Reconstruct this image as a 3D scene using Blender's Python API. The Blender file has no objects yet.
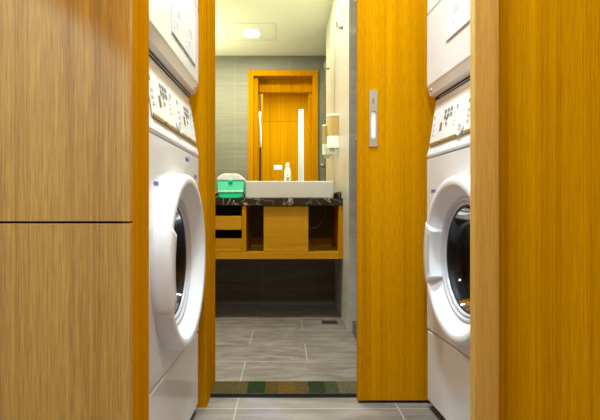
import bpy, bmesh, math, random
from mathutils import Vector, Matrix
random.seed(4)
S = bpy.context.scene
C = S.collection
PI = math.pi
# ---------------------------------------------------------------- camera
cd = bpy.data.cameras.new('camera'); cam = bpy.data.objects.new('camera', cd); C.objects.link(cam)
cam.location = (0, 0, .75); cam.rotation_euler = (PI/2, 0, 0)
cd.sensor_width = 36; cd.lens = 36*490/600; cd.shift_x = 16/600; cd.shift_y = -1/600
cd.clip_start = .02
S.camera = cam
# ---------------------------------------------------------------- world, lights, exposure
w = bpy.data.worlds.new('world'); S.world = w; w.use_nodes = True
w.node_tree.nodes['Background'].inputs[0].default_value = (1, .95, .85, 1)
w.node_tree.nodes['Background'].inputs[1].default_value = .3
S.view_settings.view_transform = 'Standard'; S.view_settings.look = 'None'
S.view_settings.gamma = 1; S.view_settings.use_curve_mapping = False
S.view_settings.exposure = 1.12

def area(name, loc, size, power, col, rot=(0, 0, 0), spread=PI):
    l = bpy.data.lights.new(name, 'AREA'); l.shape = 'DISK'; l.size = size; l.energy = power; l.color = col; l.spread = spread
    o = bpy.data.objects.new(name, l); C.objects.link(o); o.location = loc; o.rotation_euler = rot
    return o
area('bath_downlight_light', (-.317, 2.87, 2.45), .15, 14, (1, .95, .74))
area('vanity_downlight_light', (.1, 3.73, 2.45), .12, 2.5, (1, .95, .74))
area('bath_left_added_light', (-.95, 2.87, 2.45), .15, 6, (1, .95, .74))  # added lamp, kept out of the mirror's view
area('ceiling_fill_light', (-1.03, 2.95, 1.62), .12, 6.5, (1, .97, .74), rot=(PI, 0, 0))  # added fill to lift the bathroom ceiling
area('corridor_downlight_light', (.1, 1.45, 2.77), .2, 25, (.74, .92, 1))
area('corridor_rear_downlight_light', (.0, .12, 2.77), .3, 25, (.74, .92, 1))
# added spot with no fitting, aimed at the cupboard: the edge of its beam crosses the upper door
def spot(name, loc, target, ang, power, col, blend=.06, size=.02):
    l = bpy.data.lights.new(name, 'SPOT'); l.energy = power; l.color = col; l.spot_size = 2*ang; l.spot_blend = blend; l.shadow_soft_size = size
    o = bpy.data.objects.new(name, l); C.objects.link(o); o.location = loc
    o.rotation_euler = (Vector(target)-Vector(loc)).to_track_quat('-Z', 'Y').to_euler()
    return o
sp0 = Vector((-.5, -.4, 2.3)); tg = Vector((-.8, .923, 0)); ed = Vector((-.355, .923, 1.095))
spot('cupboard_spot_light', sp0, tg, (tg-sp0).angle(ed-sp0), 150, (.12, .30, 1))

# ---------------------------------------------------------------- materials
def newmat(name):
    m = bpy.data.materials.new(name); m.use_nodes = True
    nt = m.node_tree; b = nt.nodes['Principled BSDF']
    return m, nt, b
def plain(name, col, rough=.4, metal=0, coat=0, bump=0, bscale=60, ior=1.5):
    m, nt, b = newmat(name)
    b.inputs['Roughness'].default_value = rough; b.inputs['Metallic'].default_value = metal
    b.inputs['Coat Weight'].default_value = coat; b.inputs['IOR'].default_value = ior
    tc = nt.nodes.new('ShaderNodeTexCoord'); n = nt.nodes.new('ShaderNodeTexNoise')
    n.inputs['Scale'].default_value = bscale; n.inputs['Detail'].default_value = 4
    nt.links.new(tc.outputs['Object'], n.inputs['Vector'])
    r = nt.nodes.new('ShaderNodeValToRGB')
    r.color_ramp.elements[0].position = .3; r.color_ramp.elements[1].position = .7
    r.color_ramp.elements[0].color = (*[c*.94 for c in col], 1); r.color_ramp.elements[1].color = (*col, 1)
    nt.links.new(n.outputs['Fac'], r.inputs['Fac']); nt.links.new(r.outputs['Color'], b.inputs['Base Color'])
    if bump:
        bp = nt.nodes.new('ShaderNodeBump'); bp.inputs['Strength'].default_value = bump; bp.inputs['Distance'].default_value = .002
        nt.links.new(n.outputs['Fac'], bp.inputs['Height']); nt.links.new(bp.outputs['Normal'], b.inputs['Normal'])
    return m
def wood(name, c0, c1, c2, fine=1.0, axis='Z', rough=.38, spec=.5, pores=.5, ior=1.5):
    m, nt, b = newmat(name); L = nt.links
    tc = nt.nodes.new('ShaderNodeTexCoord')
    def mp(across, along):
        mm = nt.nodes.new('ShaderNodeMapping')
        mm.inputs['Scale'].default_value = {'Z': (across, across, along), 'X': (along, across, across)}[axis]
        L.new(tc.outputs['Object'], mm.inputs['Vector']); return mm
    n1 = nt.nodes.new('ShaderNodeTexNoise'); n1.inputs['Scale'].default_value = 1; n1.inputs['Detail'].default_value = 6; n1.inputs['Distortion'].default_value = .6
    L.new(mp(26*fine, .35*fine).outputs[0], n1.inputs['Vector'])
    n2 = nt.nodes.new('ShaderNodeTexNoise'); n2.inputs['Scale'].default_value = 1; n2.inputs['Detail'].default_value = 5
    L.new(mp(230*fine, .9*fine).outputs[0], n2.inputs['Vector'])
    n3 = nt.nodes.new('ShaderNodeTexNoise'); n3.inputs['Scale'].default_value = 1; n3.inputs['Detail'].default_value = 3
    L.new(mp(700*fine, 22*fine).outputs[0], n3.inputs['Vector'])
    mx = nt.nodes.new('ShaderNodeMath'); mx.operation = 'MULTIPLY_ADD'; mx.inputs[1].default_value = .55
    L.new(n1.outputs['Fac'], mx.inputs[0])
    m2 = nt.nodes.new('ShaderNodeMath'); m2.operation = 'MULTIPLY'; m2.inputs[1].default_value = .45
    L.new(n2.outputs['Fac'], m2.inputs[0]); L.new(m2.outputs[0], mx.inputs[2])
    r = nt.nodes.new('ShaderNodeValToRGB'); e = r.color_ramp.elements
    e[0].position = .34; e[0].color = (*c0, 1); e[1].position = .66; e[1].color = (*c2, 1)
    k = e.new(.48); k.color = (*c1, 1)
    L.new(mx.outputs[0], r.inputs['Fac'])
    pr = nt.nodes.new('ShaderNodeMapRange'); pr.inputs['From Min'].default_value = .35; pr.inputs['From Max'].default_value = .6
    pr.inputs['To Min'].default_value = 1-pores*.5; pr.inputs['To Max'].default_value = 1.0
    L.new(n3.outputs['Fac'], pr.inputs['Value'])
    mm = nt.nodes.new('ShaderNodeMix'); mm.data_type = 'RGBA'; mm.blend_type = 'MULTIPLY'; mm.inputs['Factor'].default_value = 1
    L.new(r.outputs['Color'], mm.inputs['A']); L.new(pr.outputs[0], mm.inputs['B'])
    L.new(mm.outputs['Result'], b.inputs['Base Color'])
    b.inputs['Roughness'].default_value = rough; b.inputs['Specular IOR Level'].default_value = spec; b.inputs['IOR'].default_value = ior
    bp = nt.nodes.new('ShaderNodeBump'); bp.inputs['Strength'].default_value = .2; bp.inputs['Distance'].default_value = .0008
    L.new(n3.outputs['Fac'], bp.inputs['Height']); L.new(bp.outputs['Normal'], b.inputs['Normal'])
    return m
def tile(name, plane, tw, th, off, ox, oz, ca, cb, grout, mortar=.004, rough=.4, streak=(3, 3, 30), var=.1, spec=.5, bump=.3):
    """plane 'XY','XZ','YZ' of object coordinates -> brick texture"""
    m, nt, b = newmat(name); L = nt.links
    tc = nt.nodes.new('ShaderNodeTexCoord'); sx = nt.nodes.new('ShaderNodeSeparateXYZ'); cx = nt.nodes.new('ShaderNodeCombineXYZ')
    L.new(tc.outputs['Object'], sx.inputs[0])
    a = nt.nodes.new('ShaderNodeMath'); a.operation = 'ADD'; a.inputs[1].default_value = ox
    c = nt.nodes.new('ShaderNodeMath'); c.operation = 'ADD'; c.inputs[1].default_value = oz
    L.new(sx.outputs[plane[0]], a.inputs[0]); L.new(sx.outputs[plane[1]], c.inputs[0])
    L.new(a.outputs[0], cx.inputs[0]); L.new(c.outputs[0], cx.inputs[1])
    br = nt.nodes.new('ShaderNodeTexBrick'); br.offset = off; br.offset_frequency = 2; br.squash = 1
    br.inputs['Scale'].default_value = 1; br.inputs['Brick Width'].default_value = tw; br.inputs['Row Height'].default_value = th
    br.inputs['Mortar Size'].default_value = mortar; br.inputs['Mortar Smooth'].default_value = .1; br.inputs['Bias'].default_value = 0
    br.inputs['Color1'].default_value = (1, 1, 1, 1); br.inputs['Color2'].default_value = (1-var, 1-var, 1-var, 1); br.inputs['Mortar'].default_value = (0, 0, 0, 1)
    L.new(cx.outputs[0], br.inputs['Vector'])
    mp = nt.nodes.new('ShaderNodeMapping'); mp.inputs['Scale'].default_value = streak; L.new(tc.outputs['Object'], mp.inputs['Vector'])
    n = nt.nodes.new('ShaderNodeTexNoise'); n.inputs['Scale'].default_value = 1; n.inputs['Detail'].default_value = 8; n.inputs['Roughness'].default_value = .65; n.inputs['Distortion'].default_value = .5
    L.new(mp.outputs[0], n.inputs['Vector'])
    r = nt.nodes.new('ShaderNodeValToRGB'); r.color_ramp.elements[0].position = .32; r.color_ramp.elements[1].position = .7
    r.color_ramp.elements[0].color = (*ca, 1); r.color_ramp.elements[1].color = (*cb, 1)
    L.new(n.outputs['Fac'], r.inputs['Fac'])
    mu = nt.nodes.new('ShaderNodeMix'); mu.data_type = 'RGBA'; mu.blend_type = 'MULTIPLY'; mu.inputs['Factor'].default_value = 1
    L.new(r.outputs['Color'], mu.inputs['A']); L.new(br.outputs['Color'], mu.inputs['B'])
    mx = nt.nodes.new('ShaderNodeMix'); mx.data_type = 'RGBA'
    L.new(br.outputs['Fac'], mx.inputs['Factor']); L.new(mu.outputs['Result'], mx.inputs['A']); mx.inputs['B'].default_value = (*grout, 1)
    L.new(mx.outputs['Result'], b.inputs['Base Color'])
    b.inputs['Roughness'].default_value = rough; b.inputs['Specular IOR Level'].default_value = spec
    bp = nt.nodes.new('ShaderNodeBump'); bp.inputs['Strength'].default_value = bump; bp.inputs['Distance'].default_value = .002
    L.new(n.outputs['Fac'], bp.inputs['Height']); L.new(bp.outputs['Normal'], b.inputs['Normal'])
    return m
def marble(name, base, vein, scale=9, width=.03, rough=.15):
    m, nt, b = newmat(name); L = nt.links
    tc = nt.nodes.new('ShaderNodeTexCoord')
    n = nt.nodes.new('ShaderNodeTexNoise'); n.inputs['Scale'].default_value = scale; n.inputs['Detail'].default_value = 5; n.inputs['Distortion'].default_value = 1.6
    L.new(tc.outputs['Object'], n.inputs['Vector'])
    r = nt.nodes.new('ShaderNodeValToRGB'); e = r.color_ramp.elements
    e[0].position = .5-width; e[0].color = (*base, 1); e[1].position = .5+width; e[1].color = (*base, 1)
    k = e.new(.5); k.color = (*vein, 1)
    L.new(n.outputs['Fac'], r.inputs['Fac']); L.new(r.outputs['Color'], b.inputs['Base Color'])
    b.inputs['Roughness'].default_value = rough
    return m
def glassy(name, col, rough=.02, mixw=.15, ior=1.45):
    m, nt, b = newmat(name); L = nt.links
    out = nt.nodes['Material Output']; nt.nodes.remove(b)
    t = nt.nodes.new('ShaderNodeBsdfTransparent'); t.inputs[0].default_value = (*col, 1)
    g = nt.nodes.new('ShaderNodeBsdfGlossy'); g.inputs['Roughness'].default_value = rough
    f = nt.nodes.new('ShaderNodeFresnel'); f.inputs[0].default_value = ior
    mx = nt.nodes.new('ShaderNodeMixShader')
    L.new(f.outputs[0], mx.inputs[0]); L.new(t.outputs[0], mx.inputs[1]); L.new(g.outputs[0], mx.inputs[2])
    L.new(mx.outputs[0], out.inputs[0])
    return m
def emit(name, col, s):
    m, nt, b = newmat(name)
    b.inputs['Base Color'].default_value = (*col, 1); b.inputs['Emission Color'].default_value = (*col, 1); b.inputs['Emission Strength'].default_value = s
    return m

OR = wood('orange_veneer', (.44, .165, .001), (.55, .228, .001), (.66, .285, .002), 1.0, rough=.6, spec=.0, ior=1.1)
ORX = wood('orange_veneer_horizontal', (.44, .19, .002), (.56, .26, .003), (.64, .32, .005), 1.0, axis='X', rough=.45, spec=.25)
TEAK = wood('teak_veneer', (.43, .19, .018), (.54, .255, .026), (.64, .32, .036), .8, rough=.6, spec=.35, pores=.55)
ORPALE = wood('painted_daylight_edging', (.62, .32, .05), (.72, .41, .08), (.80, .50, .12), .8, rough=.45, pores=.35)  # paler wood colour carries the daylight falling on the right band
DARKGAP = plain('shadow_gap', (.06, .02, .012), .8)
FLB = tile('bathroom_floor_tile', 'XY', .61, .312, .5, .19+6.1, .709, (.090, .073, .060), (.225, .192, .162), (.33, .30, .26), .0020, .5, (6, 20, 2), .08)
FLC = tile('corridor_floor_tile', 'XY', .61, .31, 0, .18+.61*10, -1.842+.31*10, (.13, .108, .092), (.28, .243, .21), (.42, .39, .34), .0022, .4, (3, 14, 2), .06)
WR = tile('pale_wall_tile', 'YZ', .61, .318, 0, .2, -.163+.318*2, (.48, .455, .38), (.56, .535, .455), (.62, .60, .52), .003, .3, (8, 8, 1.2), .03, bump=.05)
WG = tile('grey_wall_tile', 'XZ', .61, .318, 0, .549+.61*3, -.25+.318*3, (.18, .172, .14), (.235, .225, .185), (.27, .26, .215), .0025, .6, (2.5, 2.5, 34), .06, bump=.1)
WGLIT = tile('brightened_grey_wall_tile', 'XZ', .61, .318, 0, .549+.61*3, -.25+.318*3, (.33, .31, .265), (.42, .40, .345), (.45, .43, .38), .0025, .6, (2.5, 2.5, 34), .06, bump=.1)  # grey tile lightened in colour to make up for weak light on the nib
WGY = tile('grey_wall_tile_side', 'YZ', .61, .318, .5, .2, -.25+.318*3, (.18, .172, .14), (.235, .225, .185), (.27, .26, .215), .0025, .6, (2.5, 2.5, 34), .06, bump=.1)
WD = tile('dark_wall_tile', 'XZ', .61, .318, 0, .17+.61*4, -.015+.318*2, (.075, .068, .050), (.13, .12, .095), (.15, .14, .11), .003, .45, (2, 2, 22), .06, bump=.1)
PLASTER = plain('ceiling_paint', (.88, .88, .74), .8)
PLASTERW = plain('wall_paint', (.70, .68, .62), .8)
ENAMEL = plain('white_enamel', (.80, .80, .80), .22, coat=.3, bscale=3)
ENAMEL2 = plain('white_plastic', (.80, .80, .82), .3, bscale=4)
GREYP = plain('pale_grey_plastic', (.58, .57, .55), .4, bscale=5)
PLATE = plain('control_plate_white', (.84, .84, .81), .35, bscale=5)
GOLD = plain('bronze_trim', (.36, .23, .06), .35, metal=.3, bscale=20)
BTN = plain('button_grey', (.25, .23, .21), .4)
RING = plain('lavender_grey_plastic', (.58, .57, .62), .22, coat=.4, bscale=4)
GREEN = plain('green_mark', (.10, .45, .12), .4)
BLUE = plain('blue_print', (.10, .14, .50), .5)
BLACK = plain('black_rubber', (.012, .012, .014), .45)
DARKP = plain('dark_void', (.02, .018, .016), .7)
CHROME = plain('chrome', (.75, .75, .75), .12, metal=1)
STEEL = plain('brushed_steel', (.50, .50, .50), .28, metal=1, bscale=300)
DRUM = plain('drum_steel', (.40, .40, .42), .22, metal=1, bscale=120)
HOOKM = plain('satin_hook_metal', (.25, .24, .21), .4, metal=.5, bscale=90)
NICKEL = plain('nickel_plate', (.52, .48, .38), .35, metal=.6, bscale=200)
DGLASS = glassy('smoked_door_glass', (.62, .62, .66), .04, ior=1.3)
SGLASS = glassy('green_tinted_glass', (.86, .93, .84), .02)
MARB = marble('black_marble', (.020, .017, .012), (.50, .47, .38), 6, .014, .2)
CERAM = plain('white_ceramic', (.60, .59, .55), .12, coat=.3, bscale=3)
GPL = plain('translucent_green_plastic', (.12, .95, .58), .2, coat=.3, bscale=3)
GPL2 = plain('deep_green_plastic', (.0, .78, .36), .2, coat=.3, bscale=3)
LIDP = plain('white_lid_plastic', (.80, .86, .80), .25, bscale=3)
DKB = plain('dark_stained_board', (.15, .12, .07), .6)
AMBER = plain('amber_liquid', (.50, .36, .14), .15, bscale=3)
WPL = plain('gloss_white_plastic', (.85, .85, .82), .2, bscale=3)
m, nt, b = newmat('silvered_mirror'); b.inputs['Base Color'].default_value = (.90, .93, .80, 1); b.inputs['Metallic'].default_value = 1; b.inputs['Roughness'].default_value = .0
MIRROR = m
# speckled mosaic threshold stone
def sillmat():
    m, nt, b = newmat('polished_granite_threshold'); L = nt.links
    tc = nt.nodes.new('ShaderNodeTexCoord')
    sx = nt.nodes.new('ShaderNodeSeparateXYZ'); L.new(tc.outputs['Object'], sx.inputs[0])
    mr0 = nt.nodes.new('ShaderNodeMapRange'); mr0.inputs['From Min'].default_value = -.3; mr0.inputs['From Max'].default_value = .3; L.new(sx.outputs['X'], mr0.inputs['Value'])
    r = nt.nodes.new('ShaderNodeValToRGB'); r.color_ramp.interpolation = 'CONSTANT'; e = r.color_ramp.elements
    e[0].position = 0; e[0].color = (.085, .065, .025, 1); e[1].position = .87; e[1].color = (.10, .085, .045, 1)
    for p_, c_ in ((.247, (.022, .035, .014)), (.37, (.085, .055, .016)), (.46, (.115, .065, .016)), (.57, (.09, .058, .02)), (.665, (.025, .036, .016)), (.78, (.05, .055, .028))):
        k = e.new(p_); k.color = (*c_, 1)
    L.new(mr0.outputs[0], r.inputs['Fac'])
    n = nt.nodes.new('ShaderNodeTexNoise'); n.inputs['Scale'].default_value = 240; n.inputs['Detail'].default_value = 3; L.new(tc.outputs['Object'], n.inputs['Vector'])
    mr = nt.nodes.new('ShaderNodeMapRange'); mr.inputs['From Min'].default_value = .35; mr.inputs['From Max'].default_value = .65; mr.inputs['To Min'].default_value = .42; mr.inputs['To Max'].default_value = 1.05
    L.new(n.outputs['Fac'], mr.inputs['Value'])
    mu = nt.nodes.new('ShaderNodeMix'); mu.data_type = 'RGBA'; mu.blend_type = 'MULTIPLY'; mu.inputs['Factor'].default_value = 1
    L.new(r.outputs['Color'], mu.inputs['A']); L.new(mr.outputs[0], mu.inputs['B']); L.new(mu.outputs['Result'], b.inputs['Base Color'])
    b.inputs['Roughness'].default_value = .6; b.inputs['Specular IOR Level'].default_value = 0; b.inputs['IOR'].default_value = 1.15
    return m
SILL = sillmat()

# ---------------------------------------------------------------- mesh helpers
def box(bm, x0, x1, y0, y1, z0, z1, bev=0, mi=0, seg=2):
    vs = [bm.verts.new(p) for p in ((x0,y0,z0),(x1,y0,z0),(x1,y1,z0),(x0,y1,z0),(x0,y0,z1),(x1,y0,z1),(x1,y1,z1),(x0,y1,z1))]
    fs = [bm.faces.new([vs[i] for i in q]) for q in ((0,3,2,1),(4,5,6,7),(0,1,5,4),(1,2,6,5),(2,3,7,6),(3,0,4,7))]
    for f in fs: f.material_index = mi
    if bev:
        es = list({e for f in fs for e in f.edges})
        r = bmesh.ops.bevel(bm, geom=es, offset=bev, segments=seg, profile=.5, affect='EDGES')
        for f in r['faces']: f.material_index = mi
def lathe(bm, prof, origin, axis='X', seg=64, mi=0, smooth=True, a0=0, a1=2*PI, close=False):
    """prof = [(r, n)], n runs along the axis"""
    full = abs(a1-a0-2*PI) < 1e-6
    cnt = seg if full else seg+1
    rings = []
    for i in range(cnt):
        a = a0+(a1-a0)*i/seg; c, s = math.cos(a), math.sin(a); ring = []
        for r, n in prof:
            v = {'X': (n, r*c, r*s), 'Y': (r*c, n, r*s), 'Z': (r*c, r*s, n)}[axis]
            ring.append(bm.verts.new([v[k]+origin[k] for k in range(3)]))
        rings.append(ring)
    fs = []
    for i in range(cnt if full else cnt-1):
        A, B = rings[i], rings[(i+1) % cnt]
        for j in range(len(prof)-1):
            if prof[j][0] < 1e-7 and prof[j+1][0] < 1e-7: continue
            f = bm.faces.new((A[j], B[j], B[j+1], A[j+1])); f.material_index = mi; f.smooth = smooth; fs.append(f)
    if not full and close:
        bm.faces.new(rings[0]); bm.faces.new(rings[-1][::-1])
    return fs
def prism(bm, pts, axis, a, b, mi=0, bev=0):
    """pts in the other two axes, extruded along axis from a to b. axis Y: pts=(x,z)"""
    def P(p, t): return {'Y': (p[0], t, p[1]), 'X': (t, p[0], p[1]), 'Z': (p[0], p[1], t)}[axis]
    A = [bm.verts.new(P(p, a)) for p in pts]; B = [bm.verts.new(P(p, b)) for p in pts]
    fs = [bm.faces.new(A), bm.faces.new(B[::-1])]
    for i in range(len(pts)):
        fs.append(bm.faces.new((A[i], B[i], B[(i+1) % len(pts)], A[(i+1) % len(pts)])))
    for f in fs: f.material_index = mi
    if bev:
        es = list({e for f in fs for e in f.edges})
        bmesh.ops.bevel(bm, geom=es, offset=bev, segments=2, profile=.5, affect='EDGES')
def tube(bm, pts, r, seg=10, mi=0):
    pts = [Vector(p) for p in pts]; rings = []
    for i, p in enumerate(pts):
        d = (pts[min(i+1, len(pts)-1)]-pts[max(i-1, 0)]).normalized()
        up = Vector((0, 0, 1)) if abs(d.z) < .9 else Vector((1, 0, 0))
        a = d.cross(up).normalized(); b2 = d.cross(a).normalized()
        rings.append([bm.verts.new(p+a*r*math.cos(t*2*PI/seg)+b2*r*math.sin(t*2*PI/seg)) for t in range(seg)])
    for A, B in zip(rings, rings[1:]):
        for t in range(seg):
            f = bm.faces.new((A[t], A[(t+1) % seg], B[(t+1) % seg], B[t])); f.smooth = True; f.material_index = mi
    bm.faces.new(rings[0][::-1]); bm.faces.new(rings[-1])
def obj(name, bm, mats, parent=None):
    bmesh.ops.remove_doubles(bm, verts=bm.verts, dist=1e-6)
    bmesh.ops.recalc_face_normals(bm, faces=bm.faces)
    me = bpy.data.meshes.new(name); bm.to_mesh(me); bm.free()
    for m in (mats if isinstance(mats, (list, tuple)) else [mats]): me.materials.append(m)
    o = bpy.data.objects.new(name, me); C.objects.link(o)
    if parent: o.parent = parent
    return o
def rebase(o, p):
    """put the origin of a top-level mesh at p"""
    o.data.transform(Matrix.Translation(-Vector(p))); o.location = p; return o
def thing(name, label, cat, loc, rotz=0, group=None):
    o = bpy.data.objects.new(name, None); C.objects.link(o); o.empty_display_size = .1
    o.location = loc; o.rotation_euler = (0, 0, rotz); o['label'] = label; o['category'] = cat
    if group: o['group'] = group
    return o
def tag(o, label, cat, group=None):
    o['label'] = label; o['category'] = cat
    if group: o['group'] = group
    return o
def struct(name, bm, mats, label=None, parent=None, cat=None):
    o = obj(name, bm, mats, parent)
    if not parent: o['kind'] = 'structure'
    if label: o['label'] = label
    if cat: o['category'] = cat
    return o
def onebox(*a, **k):
    bm = bmesh.new(); box(bm, *a, **k); return bm

# ---------------------------------------------------------------- the shell
YB = 3.83      # vanity wall
YD0, YD1 = 1.852, 2.13     # wall that holds the doorway (corridor side, bathroom side)
XR = .398      # pale tiled wall right of the vanity
XL = -1.12
CB = 2.475
def S_(name, bm, mats, label, cat, parent=None): return struct(name, bm, mats, label, parent, cat)
S_('floor', onebox(XL-.1, 1.35, 2.05, YB+.1, -.06, 0), FLB, 'slate grey tiled bathroom floor laid in running bond', 'floor')
S_('floor', onebox(XL-.1, 1.35, -1.0, 2.05, -.06, 0), FLC, 'large grey floor tiles between the two washing machines', 'floor')
S_('ceiling', onebox(XL-.1, 1.35, YD1, YB+.1, CB, CB+.08), PLASTER, 'pale painted bathroom ceiling seen in the mirror', 'ceiling')
S_('ceiling', onebox(XL-.1, 1.35, -1.0, YD1, 2.82, 2.90), PLASTER, 'pale ceiling over the laundry passage', 'ceiling')
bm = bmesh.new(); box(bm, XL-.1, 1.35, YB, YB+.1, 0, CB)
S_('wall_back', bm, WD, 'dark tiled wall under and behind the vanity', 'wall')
# right wall: pale tiled nib with a grey end face, then the shower recess
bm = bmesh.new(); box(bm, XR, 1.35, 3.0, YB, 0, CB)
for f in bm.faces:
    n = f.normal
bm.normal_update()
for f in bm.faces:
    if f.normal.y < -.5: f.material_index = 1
S_('wall_right', bm, [WR, WGLIT], 'pale tiled wall right of the basin with a grey end face', 'wall')
S_('wall_shower', onebox(1.25, 1.35, YD1, 3.0, 0, CB), WGY, 'grey tiled wall of the shower recess', 'wall')
S_('wall_left', onebox(XL-.1, XL, -1.0, YB, 0, 2.82), WGY, 'grey tiled left wall', 'wall')
# wall with the doorway
bm = bmesh.new()
box(bm, XL, -.362, YD0+.02, YD1, 0, 2.82); box(bm, .340, 1.35, YD0+.11, YD1, 0, 2.82); box(bm, -.362, .340, YD0+.11, YD1, 2.262, 2.82)
S_('wall_front', bm, WG, 'grey tiled wall around the doorway, seen in the mirror', 'wall')
# corridor walls
S_('wall_corridor_right', onebox(.479, .56, -1.0, 1.10, 0, 2.82), OR, 'orange veneered wall panel at the right edge, nearest the camera', 'wall')
S_('trim_1', onebox(.425, .479, 1.09, 1.12, 0, 2.82, bev=.0015), ORPALE, 'vertical wood edging with daylight painted into its colour, beside the right washing machine', 'trim')
S_('wall_alcove', onebox(1.25, 1.35, -1.0, YD0+.1, 0, 2.82), PLASTERW, 'wall behind the right machine', 'wall')
# panelled wall behind the camera, seen in the mirror
bm = bmesh.new()
YR = -.9
box(bm, XL, 1.35, YR-.1, YR-.012, 0, 2.82, mi=1)
for x0, x1 in ((XL, -.245), (-.241, .245)):
    box(bm, x0, x1, YR-.012, YR, 0, 2.276); box(bm, x0, x1, YR-.012, YR, 2.28, 2.82)
box(bm, .245, .345, YR-.012, YR, 2.50, 2.82); box(bm, .345, .482, YR-.012, YR, 0, 2.82)
S_('wall_rear', bm, [OR, DARKGAP], 'orange veneered panelling reflected in the mirror', 'wall')
bm = bmesh.new(); box(bm, .249, .262, YR-.012, YR+.02, 0, 2.49, bev=.002); box(bm, .330, .343, YR-.012, YR+.02, 0, 2.49, bev=.002); box(bm, .262, .330, YR-.012, YR+.02, 2.47, 2.49, bev=.002)
box(bm, .262, .330, YR-.012, YR+.004, 0, 2.47, mi=1)
S_('door_2', bm, [WPL, GREYP], 'narrow white framed pale door reflected beside the orange panelling', 'door')

# ---------------------------------------------------------------- doorway: frame, threshold, sliding door
bm = bmesh.new()
# stepped left jamb and the veneered face behind the left machine
box(bm, XL, -.293, YD0, YD0+.02, 0, 2.82)
box(bm, -.362, -.293, YD0+.02, 2.09, 0, 2.262)
box(bm, -.362, -.344, 2.09, YD1+.006, 0, 2.262)
box(bm, .322, .340, YD0+.11, YD1+.006, 0, 2.262)
box(bm, -.344, .322, YD0+.11, YD1+.006, 2.245, 2.262)
frame = S_('door_frame', bm, OR, 'orange wooden frame of the bathroom doorway', 'door frame')
bm = bmesh.new()
box(bm, -.403, -.344, YD1, YD1+.02, 0, 2.307, bev=.001); box(bm, .322, .383, YD1, YD1+.02, 0, 2.307, bev=.001)
box(bm, -.344, .322, YD1, YD1+.02, 2.245, 2.307, bev=.001)
obj('architrave', bm, OR, frame)
obj('pelmet', onebox(-.327, .75, 1.878, 1.960, 2.104, 2.262), OR, frame)
sl = obj('threshold', onebox(-.293, .42, 1.955, 2.094, 0, .015, bev=.002), [SILL])
bm = bmesh.new(); box(bm, -.293, .42, 1.949, 1.955, 0, .0155)
obj('edge_strip', bm, BLACK, sl)
sl['kind'] = 'structure'; sl['label'] = 'speckled brown and green stone threshold with a black front edge'; sl.name = 'trim_2'

DX0, DX1 = .286, .98
dr = bpy.data.objects.new('door_1', None); C.objects.link(dr); dr.location = (DX0, 1.89, 0); dr['kind'] = 'structure'
dr['label'] = 'orange sliding door half drawn across the doorway'
def loc(o, p): o.data.transform(Matrix.Translation(-Vector(p))); return o
loc(obj('door_panel', onebox(DX0, DX1, 1.89, 1.93, .011, 2.15, bev=.0015), OR, dr), dr.location)
def plate(yf, s):
    """face plate with a long rounded finger slot; yf = outer face, s = direction into the door"""
    bm = bmesh.new()
    x0, x1, z0, z1 = .328, .360, .990, 1.208
    cx, zc, r, k = .344, 1.075, .0095, 24
    ov = [(cx+r*math.cos(PI+PI*i/k), 1.022+r+r*math.sin(PI+PI*i/k)) for i in range(k+1)] + [(cx+r*math.cos(PI*i/k), 1.128-r+r*math.sin(PI*i/k)) for i in range(k+1)]
    def edge(p):
        dx, dz = p[0]-cx, p[1]-zc
        tx = (x1-cx)/abs(dx) if abs(dx) > 1e-9 else 1e9
        tz = ((z1-zc) if dz > 0 else (zc-z0))/abs(dz) if abs(dz) > 1e-9 else 1e9
        t = min(tx, tz); return (cx+dx*t, zc+dz*t)
    th = .005*s
    # corners are inserted so that the plate is a true rectangle
    B2 = [edge(p) for p in ov]
    A = [bm.verts.new((p[0], yf, p[1])) for p in ov]; B = [bm.verts.new((p[0], yf, p[1])) for p in B2]
    Bb = [bm.verts.new((p[0], yf+th, p[1])) for p in B2]
    D = [bm.verts.new((p[0], yf+th*.8, p[1])) for p in ov]
    n = len(ov)
    for i in range(n):
        j = (i+1) % n
        a, c = B2[i], B2[j]
        if abs(a[0]-c[0]) > 1e-6 and abs(a[1]-c[1]) > 1e-6:
            q = (x0 if abs(a[0]-x0) < 1e-6 or abs(c[0]-x0) < 1e-6 else x1, z0 if abs(a[1]-z0) < 1e-6 or abs(c[1]-z0) < 1e-6 else z1)
            v = bm.verts.new((q[0], yf, q[1])); v2 = bm.verts.new((q[0], yf+th, q[1]))
            bm.faces.new((A[i], A[j], B[j], v, B[i])); bm.faces.new((B[i], v, v2, Bb[i])); bm.faces.new((v, B[j], Bb[j], v2))
        else:
            bm.faces.new((A[i], A[j], B[j], B[i])); bm.faces.new((B[i], B[j], Bb[j], Bb[i]))
        f = bm.faces.new((A[i], D[i], D[j], A[j])); f.material_index = 1
    f = bm.faces.new(D); f.material_index = 2
    a, c = sorted((yf-.0004*s, yf+.001*s)); box(bm, cx-.004, cx+.004, a, c, 1.156, 1.176, mi=1)
    return bm
for yf, s_ in ((1.8855, 1), (1.9345, -1)):
    o = obj('handle_plate', plate(yf, s_), [NICKEL, BTN, WPL], dr); loc(o, dr.location)
    o['label'] = 'nickel recessed pull with a keyhole'
loc(obj('floor_guide', onebox(.385, .455, 1.902, 1.918, 0, .018, bev=.001), BLACK, dr), dr.location)

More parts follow.
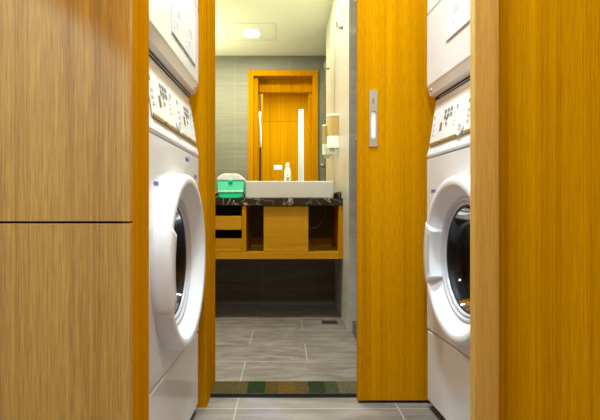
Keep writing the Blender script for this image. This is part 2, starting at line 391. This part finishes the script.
# ---------------------------------------------------------------- tall cupboard at the left edge
XP = -.29
cb = thing('tall_cupboard', 'tall teak cupboard with two flush doors at the left edge', 'cupboard', (-.70, .99, 0))
def L_(o, t=cb): return loc(o, t.location)
L_(obj('body', onebox(-1.10, XP-.002, .942, 1.052, 0, 2.56), DARKGAP, cb))
L_(obj('side_panel', onebox(XP-.02, XP, .9415, 1.053, 0, 2.56, bev=.001), OR, cb))
L_(obj('upper_door', onebox(-1.10, XP-.0006, .923, .941, .7265, 2.56, bev=.0008), TEAK, cb))
L_(obj('lower_door', onebox(-1.10, XP-.0006, .923, .941, .004, .7225, bev=.0008), TEAK, cb))

# ---------------------------------------------------------------- stacked washer and dryer
def machine(loc_, rz, label, off, dplate, su):
    t = thing('stacked_washer_dryer', label, 'washing machine', loc_, rz, None)
    W = .3415
    zc, R = .596, .255
    # washer cabinet: front sheet with a round hole, sides, top, back
    bm = bmesh.new()
    H0, H1 = .304, .937
    k = 96
    def rim(z0, z1, r, n):
        A, B = [], []
        for i in range(k):
            a = 2*PI*i/k; c, s = math.cos(a), math.sin(a)
            A.append((n, r*c, zc+r*s))
            tx = W/abs(c) if abs(c) > 1e-9 else 1e9
            tz = ((z1-zc) if s > 0 else (zc-z0))/abs(s) if abs(s) > 1e-9 else 1e9
            tt = min(tx, tz); B.append((n, tt*c, zc+tt*s))
        return A, B
    A, B = rim(H0, H1, .20, 0)
    va = [bm.verts.new(p) for p in A]; vb = [bm.verts.new(p) for p in B]
    for i in range(k):
        j = (i+1) % k
        a, c = B[i], B[j]
        if abs(a[1]-c[1]) > 1e-6 and abs(a[2]-c[2]) > 1e-6:
            y = W if max(a[1], c[1]) > W-1e-6 else -W; z = H1 if max(a[2], c[2]) > H1-1e-6 else H0
            v = bm.verts.new((0, y, z)); bm.faces.new((va[i], vb[i], v, vb[j], va[j]))
        else: bm.faces.new((va[i], vb[i], vb[j], va[j]))
    ed = .004
    for (y0, y1, z0, z1) in ((-W, -W, .03, H1), (W, W, .03, H1)):
        f = bm.faces.new([bm.verts.new(p) for p in ((0 if z0 else 0, y0, H0), (-.70, y0, H0), (-.70, y0, z1), (0, y0, z1))])
    bm.faces.new([bm.verts.new(p) for p in ((0, -W, H1), (0, W, H1), (-.7, W, H1), (-.7, -W, H1))])
    bm.faces.new([bm.verts.new(p) for p in ((0, -W, H0), (0, W, H0), (-.7, W, H0), (-.7, -W, H0))])
    bm.faces.new([bm.verts.new(p) for p in ((-.7, -W, H0), (-.7, W, H0), (-.7, W, H1), (-.7, -W, H1))])
    cab = obj('washer_cabinet', bm, ENAMEL, t)
    # blue printed marks on the front sheet
    for (u, z, ww, hh, mt) in ((su, .815, .042, .011, BLUE), (.150, .913, .05, .012, BLUE), (.150, .893, .045, .004, GREYP), (.150, .880, .045, .004, GREYP), (.285, .866, .045, .012, BLUE), (.285, .850, .04, .004, GREYP)):
        obj('printed_sticker', onebox(-.0002, .0006, u-ww/2, u+ww/2, z-hh/2, z+hh/2), mt, cab)
    lp = bmesh.new(); box(lp, -.70, 0, -W, W, .032, .297, bev=.007, seg=3); obj('lower_panel', lp, ENAMEL, t)
    bm = bmesh.new(); box(bm, -.66, -.012, -W+.01, W-.01, .285, .315); obj('seam', bm, DARKP, t)
    for u in (-.28, .28):
        for n in (-.06, -.62):
            bm = bmesh.new(); lathe(bm, [(0, 0), (.022, 0), (.022, .012), (.012, .014), (.012, .036), (0, .036)], (n, u, 0), 'Z', 20); obj('foot', bm, BLACK, t)
    # door
    bm = bmesh.new()
    lathe(bm, [(.258, 0), (.2585, .004), (.2565, .030), (.254, .038), (.249, .043), (.243, .0445), (.232, .0445), (.227, .043), (.223, .039), (.198, .008), (.192, .002), (.186, -.004)], (0, 0, zc), 'X', 96)
    ring = obj('door_ring', bm, ENAMEL2, t)
    bm = bmesh.new(); lathe(bm, [(.192, .002), (.188, .007), (.183, .008), (.180, .004), (.179, -.002), (.176, -.003), (.174, .001), (.170, .002), (.168, -.004), (.166, -.010)], (0, 0, zc), 'X', 96); obj('door_trim', bm, RING, ring)
    bm = bmesh.new(); lathe(bm, [(.168, -.008), (.164, -.006), (.160, -.010), (.157, -.03), (.155, -.05)], (0, 0, zc), 'X', 96); obj('door_seal', bm, BLACK, ring)
    bm = bmesh.new(); lathe(bm, [(.160, -.009), (.154, -.030), (.144, -.060), (.12, -.085), (.07, -.10), (0, -.105)], (0, 0, zc), 'X', 96); obj('door_glass', bm, DGLASS, ring)
    bm = bmesh.new()
    # latch pull moulded into the ring on the viewer's left: arc block, its recess shade painted as a grey strip
    lathe(bm, [(.184, .000), (.184, .032), (.188, .042), (.200, .0465), (.246, .0465), (.255, .042), (.2595, .034), (.2605, .008)], (0, 0, zc), 'X', 24, a0=PI-.44, a1=PI+.44, close=True)
    hd = obj('door_handle', bm, ENAMEL2, ring)
    bm = bmesh.new(); lathe(bm, [(.194, .0456), (.200, .0472), (.214, .0470)], (0, 0, zc), 'X', 20, a0=PI-.33, a1=PI+.33, close=False)
    obj('pocket_shade', bm, GREYP, ring)
    # drum behind the glass
    bm = bmesh.new(); lathe(bm, [(.235, -.004), (.235, -.012), (.205, -.03), (.19, -.06), (.19, -.08), (.25, -.10)], (0, 0, zc), 'X', 64); obj('tub_gasket', bm, BLACK, t)
    bm = bmesh.new(); lathe(bm, [(.255, -.10), (.255, -.46), (.20, -.48), (.0, -.485)], (0, 0, zc), 'X', 64)
    for i in range(3):
        a = 2*PI*i/3+.5
        bmx = [(.255*math.cos(a-.13), .255*math.sin(a-.13)), (.20*math.cos(a), .20*math.sin(a)), (.255*math.cos(a+.13), .255*math.sin(a+.13))]
        prism(bm, [(p[0], zc+p[1]) for p in bmx], 'X', -.45, -.12)
    obj('drum', bm, DRUM, t)
    # control console, leaning back
    bm = bmesh.new()
    prism(bm, [(-.004, .942), (0, .945), (.001, .950), (-.001, .958), (-.007, .978), (-.008, .984), (-.031, 1.135), (-.034, 1.158), (-.60, 1.158), (-.60, .942)], 'Y', -W, W)
    con = obj('control_console', bm, ENAMEL2, t)
    bm = bmesh.new(); box(bm, -.60, -.006, -W+.004, W-.004, .9365, .943); obj('console_seam', bm, DARKP, t)
    def on(z): return -.008-(z-.99)*.1586
    def slab(u0, u1, z0, z1, lift, mt, name, par, th=.002):
        bm = bmesh.new()
        a0, a1 = on(z0)+lift, on(z1)+lift
        prism(bm, [(a0-th, z0), (a0, z0), (a1, z1), (a1-th, z1)], 'Y', u0, u1); return obj(name, bm, mt, par)
    p0, p1 = max(off-.285, -W+.012), min(off+.285, W-.003)
    slab(p0-.002, p1+.002, .985, 1.138, .0012, GOLD, 'plate_border', con)
    slab(p0, p1, .987, 1.136, .0022, PLATE, 'control_plate', con)
    slab(p0+.004, p1-.002, .984, .994, .0045, GOLD, 'trim_bar', con, .003)
    for g in (-.15, .15):
        c = off+g
        for r in range(2):
            for q in range(3): slab(c-.016+q*.027, c-.001+q*.027, 1.068+r*.019, 1.079+r*.019, .0045, BTN, 'button', con)
        slab(c-.045, c-.029, 1.030, 1.058, .0045, GOLD, 'display', con)
        for z in (1.046, 1.064): slab(c+.005, c+.016, z-.004, z+.004, .0045, BTN, 'button', con)
        for q in range(3): slab(c-.115, c-.100, 1.020+q*.018, 1.027+q*.018, .0040, GREYP, 'button', con)
        for q in range(4): slab(c+.075, c+.083, 1.030+q*.014, 1.034+q*.014, .0040, GREYP, 'indicator', con)
        slab(c-.116, c-.111, 1.082, 1.095, .0045, GREEN, 'indicator', con); slab(c+.093, c+.098, 1.082, 1.095, .0045, GREEN, 'indicator', con)
        bm = bmesh.new(); lathe(bm, [(.0045, 0), (.0045, .006), (0, .008)], (on(.989)+.002, c-.02, .989), 'X', 16); obj('knob', bm, GOLD, con)
    bm = bmesh.new(); lathe(bm, [(.0205, .0), (.0205, .0045), (.0190, .006), (.0165, .006), (.0160, .0055), (0, .0055)], (0, 0, 0), 'X', 32)
    for v in bm.verts: v.co.x += on(1.003+v.co.z)+.0035
    for v in bm.verts: v.co.y += off; v.co.z += 1.003
    bd = obj('round_badge', bm, WPL, con)
    bm = bmesh.new(); lathe(bm, [(.0203, .0), (.0222, .0), (.0222, .0046), (.0203, .0052)], (0, 0, 0), 'X', 32)
    for v in bm.verts: v.co.x += on(1.003+v.co.z)+.0035
    for v in bm.verts: v.co.y += off; v.co.z += 1.003
    obj('badge_rim', bm, GREYP, con)
    bm = bmesh.new(); box(bm, on(1.003)+.0098, on(1.003)+.0104, off-.009, off+.009, 1.0010, 1.0035); box(bm, on(1.003)+.0100, on(1.003)+.0106, off-.006, off+.006, 1.006, 1.0075); obj('badge_print', bm, GREYP, con)
    # dryer on top
    bm = bmesh.new(); box(bm, -.60, -.030, -W+.006, W-.006, 1.158, 1.174); obj('vent_slot', bm, DARKP, t)
    bm = bmesh.new(); box(bm, -.0305, -.0285, -W+.05, W-.02, 1.1600, 1.1625); obj('slot_lip', bm, GREYP, t)
    bm = bmesh.new()
    prism(bm, [(-.026, 1.170), (-.010, 1.176), (-.003, 1.204), (0, 1.212), (0, 1.474), (-.003, 1.476), (-.66, 1.476), (-.66, 1.170)], 'Y', -W, W)
    box(bm, -.66, -.004, -W+.004, W-.004, 1.474, 1.481, mi=1)
    box(bm, -.66, 0, -W, W, 1.480, 2.02, bev=.004)
    dc = obj('dryer_cabinet', bm, [ENAMEL, DARKP], t)
    bm = bmesh.new(); lathe(bm, [(.228, 0), (.226, .022), (.215, .032), (.19, .034), (.18, .02), (.17, .004), (0, .004)], (0, 0, 1.75), 'X', 64); obj('dryer_door', bm, ENAMEL2, t)
    u0, u1, z0, z1 = dplate
    obj('dryer_plate_border', onebox(-.0005, .0010, u0, u1, z0, z1), GREYP, dc)
    obj('dryer_plate', onebox(-.0005, .0016, u0+.003, u1-.003, z0+.003, z1-.003), ENAMEL2, dc)
    obj('dryer_trim_bar', onebox(.001, .0030, u0+.004, u1-.006, z0+.004, z0+.0085), BTN, dc)
    cu = (u0+u1)/2
    for sgn in (-1, 1):
        c = cu+sgn*(u1-u0)*.25
        for r in range(2):
            for q in range(3): obj('dryer_button', onebox(.001, .0024, c-.018+q*.016, c-.008+q*.016, z0+.078+r*.013, z0+.085+r*.013), GREYP, dc)
        obj('dryer_button', onebox(.001, .0024, c-.022, c-.014, z0+.040, z0+.058), GREYP, dc)
        for q in range(3): obj('dryer_indicator', onebox(.001, .0022, c-.055, c-.048, z0+.025+q*.018, z0+.031+q*.018), GREYP, dc)
    for u in (-.315, .315):
        bm = bmesh.new(); lathe(bm, [(.0075, 0), (.0075, .003), (.004, .005), (0, .004)], (-.007, u, 1.190), 'X', 20); obj('cover_screw', bm, STEEL, dc)
    return t
machine((-.322, 1.462, 0), -.02, 'left stacked white front loading washer and dryer beside the teak cupboard', .06, (-.058, .28, 1.253, 1.44), -.212)
machine((.556, 1.505, 0), PI+.05, 'right stacked white front loading washer and dryer before the sliding door', -.05, (-.150, .17, 1.308, 1.448), -.275)

# ---------------------------------------------------------------- vanity
YF = 3.31
va = thing('vanity_cabinet', 'wall hung orange wood vanity cabinet with open bays under the black counter', 'cabinet', (-.11, 3.57, .412))
def V(name, bm, m, par=None):
    o = obj(name, bm, m, par or va)
    o.data.transform(Matrix.Translation(-Vector(va.location))); return o
ZT, ZB = .773, .4595
V('side_panel', onebox(.370, .396, YF, YB-.001, .412, ZT, bev=.001), OR)
V('side_panel', onebox(-.90, -.874, YF, YB-.001, .412, ZT, bev=.001), OR)
V('bottom_board', onebox(-.874, .370, YF, YB-.001, .412, ZB, bev=.001), ORX)
V('divider', onebox(-.284, -.256, YF, YB-.001, ZB, ZT, bev=.001), OR)
V('back_board', onebox(-.256, .370, 3.78, 3.80, ZB, .53, bev=.001), ORX)
V('sliding_panel', onebox(-.138, .165, YF+.012, YF+.030, ZB+.002, ZT-.002, bev=.001), ORX)
V('back_panel', onebox(-.874, .370, 3.802, 3.828, ZB, ZT), DKB)
for z0, z1 in ((ZB+.003, .549), (.610, .703)):
    d = V('drawer', onebox(-.590, -.286, YF+.004, YF+.022, z0, z1, bev=.001), ORX)
    bm = bmesh.new(); box(bm, -.585, -.573, YF+.022, 3.76, z0+.01, z1-.015); box(bm, -.303, -.291, YF+.022, 3.76, z0+.01, z1-.015); box(bm, -.573, -.303, YF+.022, 3.76, z0+.008, z0+.016); box(bm, -.573, -.303, 3.75, 3.76, z0+.016, z1-.015)
    V('drawer_box', bm, OR, d)
V('divider', onebox(-.618, -.592, YF, YB-.001, ZB, ZT, bev=.001), OR)
ct = thing('countertop', 'black marble counter with white veins on the vanity cabinet', 'counter', (-.3, 3.57, .774))
def T(name, bm, m, t): o = obj(name, bm, m, t); o.data.transform(Matrix.Translation(-Vector(t.location))); return o
T('slab', onebox(-1.10, .397, YF-.008, YB-.001, .774, .824, bev=.002), MARB, ct)
T('backsplash', onebox(-1.10, .377, YB-.021, YB-.001, .824, .872, bev=.001), MARB, ct)
T('sidesplash', onebox(.378, .397, 3.40, YB-.001, .824, .872, bev=.001), MARB, ct)
# mirror
mi = thing('mirror', 'large frameless mirror filling the wall above the counter', 'mirror', (-.35, 3.825, .873))
T('glass', onebox(-1.10, .396, YB-.009, YB-.001, .873, CB-.004), MIRROR, mi)
# basin: a shallow rectangular trough with thick rim
bm = bmesh.new()
x0, x1, y0, y1, z0, z1 = -.267, .342, 3.36, 3.775, .824, .942
def rr(x0, x1, y0, y1, r, z, k=6):
    P = []
    for cx, cy, a in ((x1-r, y1-r, 0), (x0+r, y1-r, PI/2), (x0+r, y0+r, PI), (x1-r, y0+r, 1.5*PI)):
        for i in range(k+1): t = a+PI/2*i/k; P.append(bm.verts.new((cx+r*math.cos(t), cy+r*math.sin(t), z)))
    return P
rings = [rr(x0+.004, x1-.004, y0+.004, y1-.004, .012, z0), rr(x0, x1, y0, y1, .014, z0+.006), rr(x0, x1, y0, y1, .014, z1-.005), rr(x0+.004, x1-.004, y0+.004, y1-.004, .012, z1),
         rr(x0+.018, x1-.018, y0+.018, y1-.11, .03, z1), rr(x0+.022, x1-.022, y0+.022, y1-.114, .03, z1-.006), rr(x0+.045, x1-.045, y0+.045, y1-.135, .05, z1-.085), rr(x0+.07, x1-.07, y0+.07, y1-.16, .05, z1-.092)]
bm.faces.new(rings[0]); bm.faces.new(rings[-1][::-1])
for A, B in zip(rings, rings[1:]):
    for i in range(len(A)): bm.faces.new((A[i], A[(i+1) % len(A)], B[(i+1) % len(A)], B[i]))
bs = thing('wash_basin', 'white rectangular ceramic basin standing on the black counter', 'sink', (.037, 3.57, .824))
T('bowl', bm, CERAM, bs)
bm = bmesh.new(); lathe(bm, [(0, 0), (.022, 0), (.022, .003), (.016, .005), (0, .005)], (.037, 3.53, .85), 'Z', 24); T('drain', bm, CHROME, bs)
# bottle on the ledge behind
bt = thing('soap_bottle', 'slim white bottle with a green label standing at the back of the basin', 'bottle', (.028, 3.72, .942))
bm = bmesh.new(); lathe(bm, [(0, 0), (.0225, 0), (.0255, .004), (.0258, .06), (.0258, .085), (.023, .104), (.0175, .120), (.015, .127), (.0, .127)], bt.location, 'Z', 32); T('body', bm, WPL, bt)
bm = bmesh.new(); lathe(bm, [(.0135, .127), (.0155, .129), (.0155, .148), (.013, .156), (.006, .158), (0, .158)], bt.location, 'Z', 32); T('cap', bm, LIDP, bt)
bm = bmesh.new(); lathe(bm, [(.0262, .004), (.0262, .050)], bt.location, 'Z', 24, a0=-PI/2-.45, a1=-PI/2+.45); o = T('label', bm, plain('label_green', (.22, .32, .16), .5), bt)
bm = bmesh.new(); lathe(bm, [(.0262, .060), (.0262, .068), ], bt.location, 'Z', 24, a0=-PI/2-.4, a1=-PI/2+.2); lathe(bm, [(.0262, .100), (.0240, .106), ], (bt.location.x, bt.location.y, bt.location.z), 'Z', 24, a0=-PI/2-.3, a1=-PI/2+.3); T('print', bm, BTN, bt)
# green plastic box
gb = thing('green_plastic_box', 'translucent green plastic box with a white lid beside the basin', 'box', (-.357, 3.42, .824))
def rbox(bm, pts_hw, y0, y1, bev=.006):
    prism(bm, pts_hw, 'Y', y0, y1, bev=bev)
def rprof(x0, x1, z0, z1, r, top=None, k=6):
    P = []; rt = top or r
    for cx, cz, a, q in ((x1-rt, z1-rt, 0, rt), (x0+rt, z1-rt, PI/2, rt), (x0+r, z0+r, PI, r), (x1-r, z0+r, 1.5*PI, r)):
        for i in range(k+1): t = a+PI/2*i/k; P.append((cx+q*math.cos(t), cz+q*math.sin(t)))
    return P
X0, X1 = -.456, -.272
bm = bmesh.new(); prism(bm, [(X0+.012, .836), (X0+.022, .828), (X0+.034, .8245), (X1-.034, .8245), (X1-.022, .828), (X1-.012, .836), (X1-.008, .866), (X0+.008, .866)], 'Y', 3.345, 3.495, bev=.005); T('base', bm, GPL2, gb)
bm = bmesh.new(); prism(bm, [(X0+.006, .874), (X1-.006, .874), (X1, .945), (X0, .945)], 'Y', 3.342, 3.498, bev=.004); T('body', bm, GPL, gb)
bm = bmesh.new(); box(bm, X0+.004, X1-.004, 3.340, 3.500, .865, .875, bev=.002); T('seam_band', bm, LIDP, gb)
bm = bmesh.new(); prism(bm, [(X0-.002, .945), (X1+.004, .945), (X1+.002, .957), (X1-.022, .978), (X1-.040, .988), (X1-.055, .992), (X0+.050, .992), (X0+.030, .986), (X0+.006, .968), (X0-.002, .957)], 'Y', 3.338, 3.502, bev=.005); T('lid', bm, LIDP, gb)
bm = bmesh.new(); lathe(bm, [(0, -.007), (.012, -.007), (.015, -.004), (.015, .004)], (-.366, 3.342, .939), 'Y', 24); T('knob', bm, GPL2, gb)
# drain hose under the basin
bm = bmesh.new()
P = [(.300, 3.52, .773), (.299, 3.52, .74), (.285, 3.52, .70), (.268, 3.53, .655), (.25, 3.54, .625), (.225, 3.55, .612), (.18, 3.56, .608), (.12, 3.56, .61)]
tube(bm, P, .0025)
tag(rebase(obj('drain_hose', bm, BTN), P[0]), 'thin grey hose hanging under the counter inside the right bay', 'hose')

# ---------------------------------------------------------------- bathroom fittings
# robe hook on the pale wall
hy = 3.335
hk = thing('robe_hook', 'small metal double robe hook high on the pale tiled wall', 'hook', (XR, hy, 1.99))
bm = bmesh.new(); box(bm, XR-.006, XR+.0005, hy-.022, hy+.022, 1.975, 1.992, bev=.002); T('base', bm, HOOKM, hk)
for s_ in (-1, 1):
    bm = bmesh.new(); tube(bm, [(XR-.005, hy+s_*.006, 1.984), (XR-.022, hy+s_*.014, 1.981), (XR-.036, hy+s_*.022, 1.990), (XR-.042, hy+s_*.025, 2.012), (XR-.040, hy+s_*.026, 2.034)], .0038); T('prong', bm, HOOKM, hk)
# soap dispenser
def dispenser(yc, z0, hgt, wid, dep, label, gp):
    t = thing('soap_dispenser', label, 'soap dispenser', (XR, yc, z0), 0, gp)
    X = XR
    def pr(z0, z1, d0, d1, inset=0):
        bm = bmesh.new(); P = []
        k = 10
        hw = wid/2-inset
        for i in range(k+1): a = -PI/2+PI*i/k; P.append((X-(dep-inset-.03)-.03*math.cos(a), yc-hw*math.sin(a)))
        P = [(X, yc+hw)] + P + [(X, yc-hw)]
        prism(bm, P, 'Z', z0, z1, bev=.002); return bm
    T('lower_cover', pr(z0+.03, z0+hgt*.42, 0, 0), WPL, t)
    T('tank', pr(z0+hgt*.42, z0+hgt*.94, 0, 0, .003), AMBER, t)
    T('lid', pr(z0+hgt*.94, z0+hgt, 0, 0), WPL, t)
    bm = bmesh.new(); box(bm, X-dep*.8, X-dep*.3, yc-.012, yc+.012, z0+.004, z0+.032, bev=.003); T('nozzle', bm, GREYP, t)
    return t
dispenser(3.60, 1.165, .277, .10, .083, 'wall mounted soap dispenser with amber tank and white base', None)
# shower: curb, fixed glass, clips, tap
tag(rebase(obj('shower_curb', onebox(.412, .50, YD1+.03, 2.955, .0005, .076, bev=.003), MARB), (.456, 2.5, .0)), 'black marble shower curb behind the edge of the sliding door', 'curb')
sg = thing('shower_screen', 'green tinted frameless glass shower screen standing on the black curb', 'shower screen', (.456, 2.55, .0765))
T('pane', onebox(.452, .460, 2.20, 2.975, .0765, 2.10, bev=.001), SGLASS, sg)
for z in (1.17, 1.83, 2.03):
    bm = bmesh.new(); box(bm, .438, .474, 2.945, 3.0, z-.018, z+.018, bev=.003); lathe(bm, [(.008, .0), (.008, -.006), (0, -.008)], (.438, 2.962, z), 'X', 16); T('clip', bm, CHROME, sg)
bm = bmesh.new(); tube(bm, [(.452, 2.44, 1.215), (.405, 2.44, 1.215), (.395, 2.42, 1.215), (.395, 2.24, 1.215), (.405, 2.22, 1.215), (.452, 2.22, 1.215)], .008); T('handle', bm, CHROME, sg)
# floor drain
fd = thing('floor_drain', 'small square metal floor drain in the bathroom tiles', 'drain', (.301, 3.235, 0))
bm = bmesh.new()
for a in ((.250, .352, 3.185, 3.195), (.250, .352, 3.275, 3.285), (.250, .260, 3.195, 3.275), (.342, .352, 3.195, 3.275)): box(bm, *a, 0, .0025)
T('frame', bm, STEEL, fd)
bm = bmesh.new(); box(bm, .260, .342, 3.195, 3.275, .0002, .0008, mi=1)
for i in range(7): box(bm, .266+i*.0115, .270+i*.0115, 3.198, 3.272, .0008, .002)
T('grate', bm, [STEEL, DARKP], fd)
# ceiling downlights and access hatch
LAMP = emit('lamp_lens', (1, .97, .85), 9)
def downlight(x, y, z, r, label):
    t = thing('downlight', label, 'ceiling light', (x, y, z))
    bm = bmesh.new(); lathe(bm, [(r, 0), (r+.003, -.004), (r+.012, -.006), (r+.016, -.003), (r+.017, 0)], (x, y, z), 'Z', 48); T('rim', bm, WPL, t)
    bm = bmesh.new(); lathe(bm, [(0, -.003), (r, -.003), (r, 0)], (x, y, z), 'Z', 48); T('lens', bm, LAMP, t)
downlight(-.317, 2.87, CB, .070, 'round lit ceiling downlight beside the hatch, seen in the mirror')
downlight(.1, 3.73, CB, .05, 'round ceiling downlight over the basin')
downlight(-.95, 2.87, CB, .06, 'added round ceiling downlight, out of view, over the left of the bathroom')
downlight(.1, 1.45, 2.82, .09, 'round ceiling downlight over the passage between the machines')
downlight(.0, .12, 2.82, .12, 'round ceiling downlight behind the camera')
bm = bmesh.new()
for a in ((-.562, -.556, 2.64, 3.10), (-.082, -.076, 2.64, 3.10), (-.556, -.082, 2.64, 2.646), (-.556, -.082, 3.094, 3.10)): box(bm, *a, CB-.003, CB)
ah = rebase(obj('access_hatch', bm, GREYP), (-.319, 2.87, CB)); tag(ah, 'square access hatch around the lit downlight in the bathroom ceiling', 'hatch')
# light switch on the panelled wall, seen in the mirror
sw = thing('light_switch', 'white double light switch on the orange panelling, seen in the mirror', 'light switch', (-.106, YR, 1.47))
T('plate', onebox(-.178, -.034, YR, YR+.009, 1.427, 1.513, bev=.003), WPL, sw)
for x in (-.142, -.070): T('rocker', onebox(x-.028, x+.028, YR+.009, YR+.013, 1.442, 1.498, bev=.002), WPL, sw)
# added unseen uplighter that brightens the bathroom ceiling
wl = thing('ceiling_fill_trough', 'added white trough on the left bathroom wall, lighting the ceiling from out of view', 'added fill light', (XL, 2.95, 1.54))
bm = bmesh.new(); prism(bm, [(XL+.0005, 1.54), (XL+.10, 1.54), (XL+.14, 1.63), (XL+.136, 1.63), (XL+.098, 1.545), (XL+.0005, 1.545)], 'Y', 2.80, 3.10)
T('shade', bm, WPL, wl)
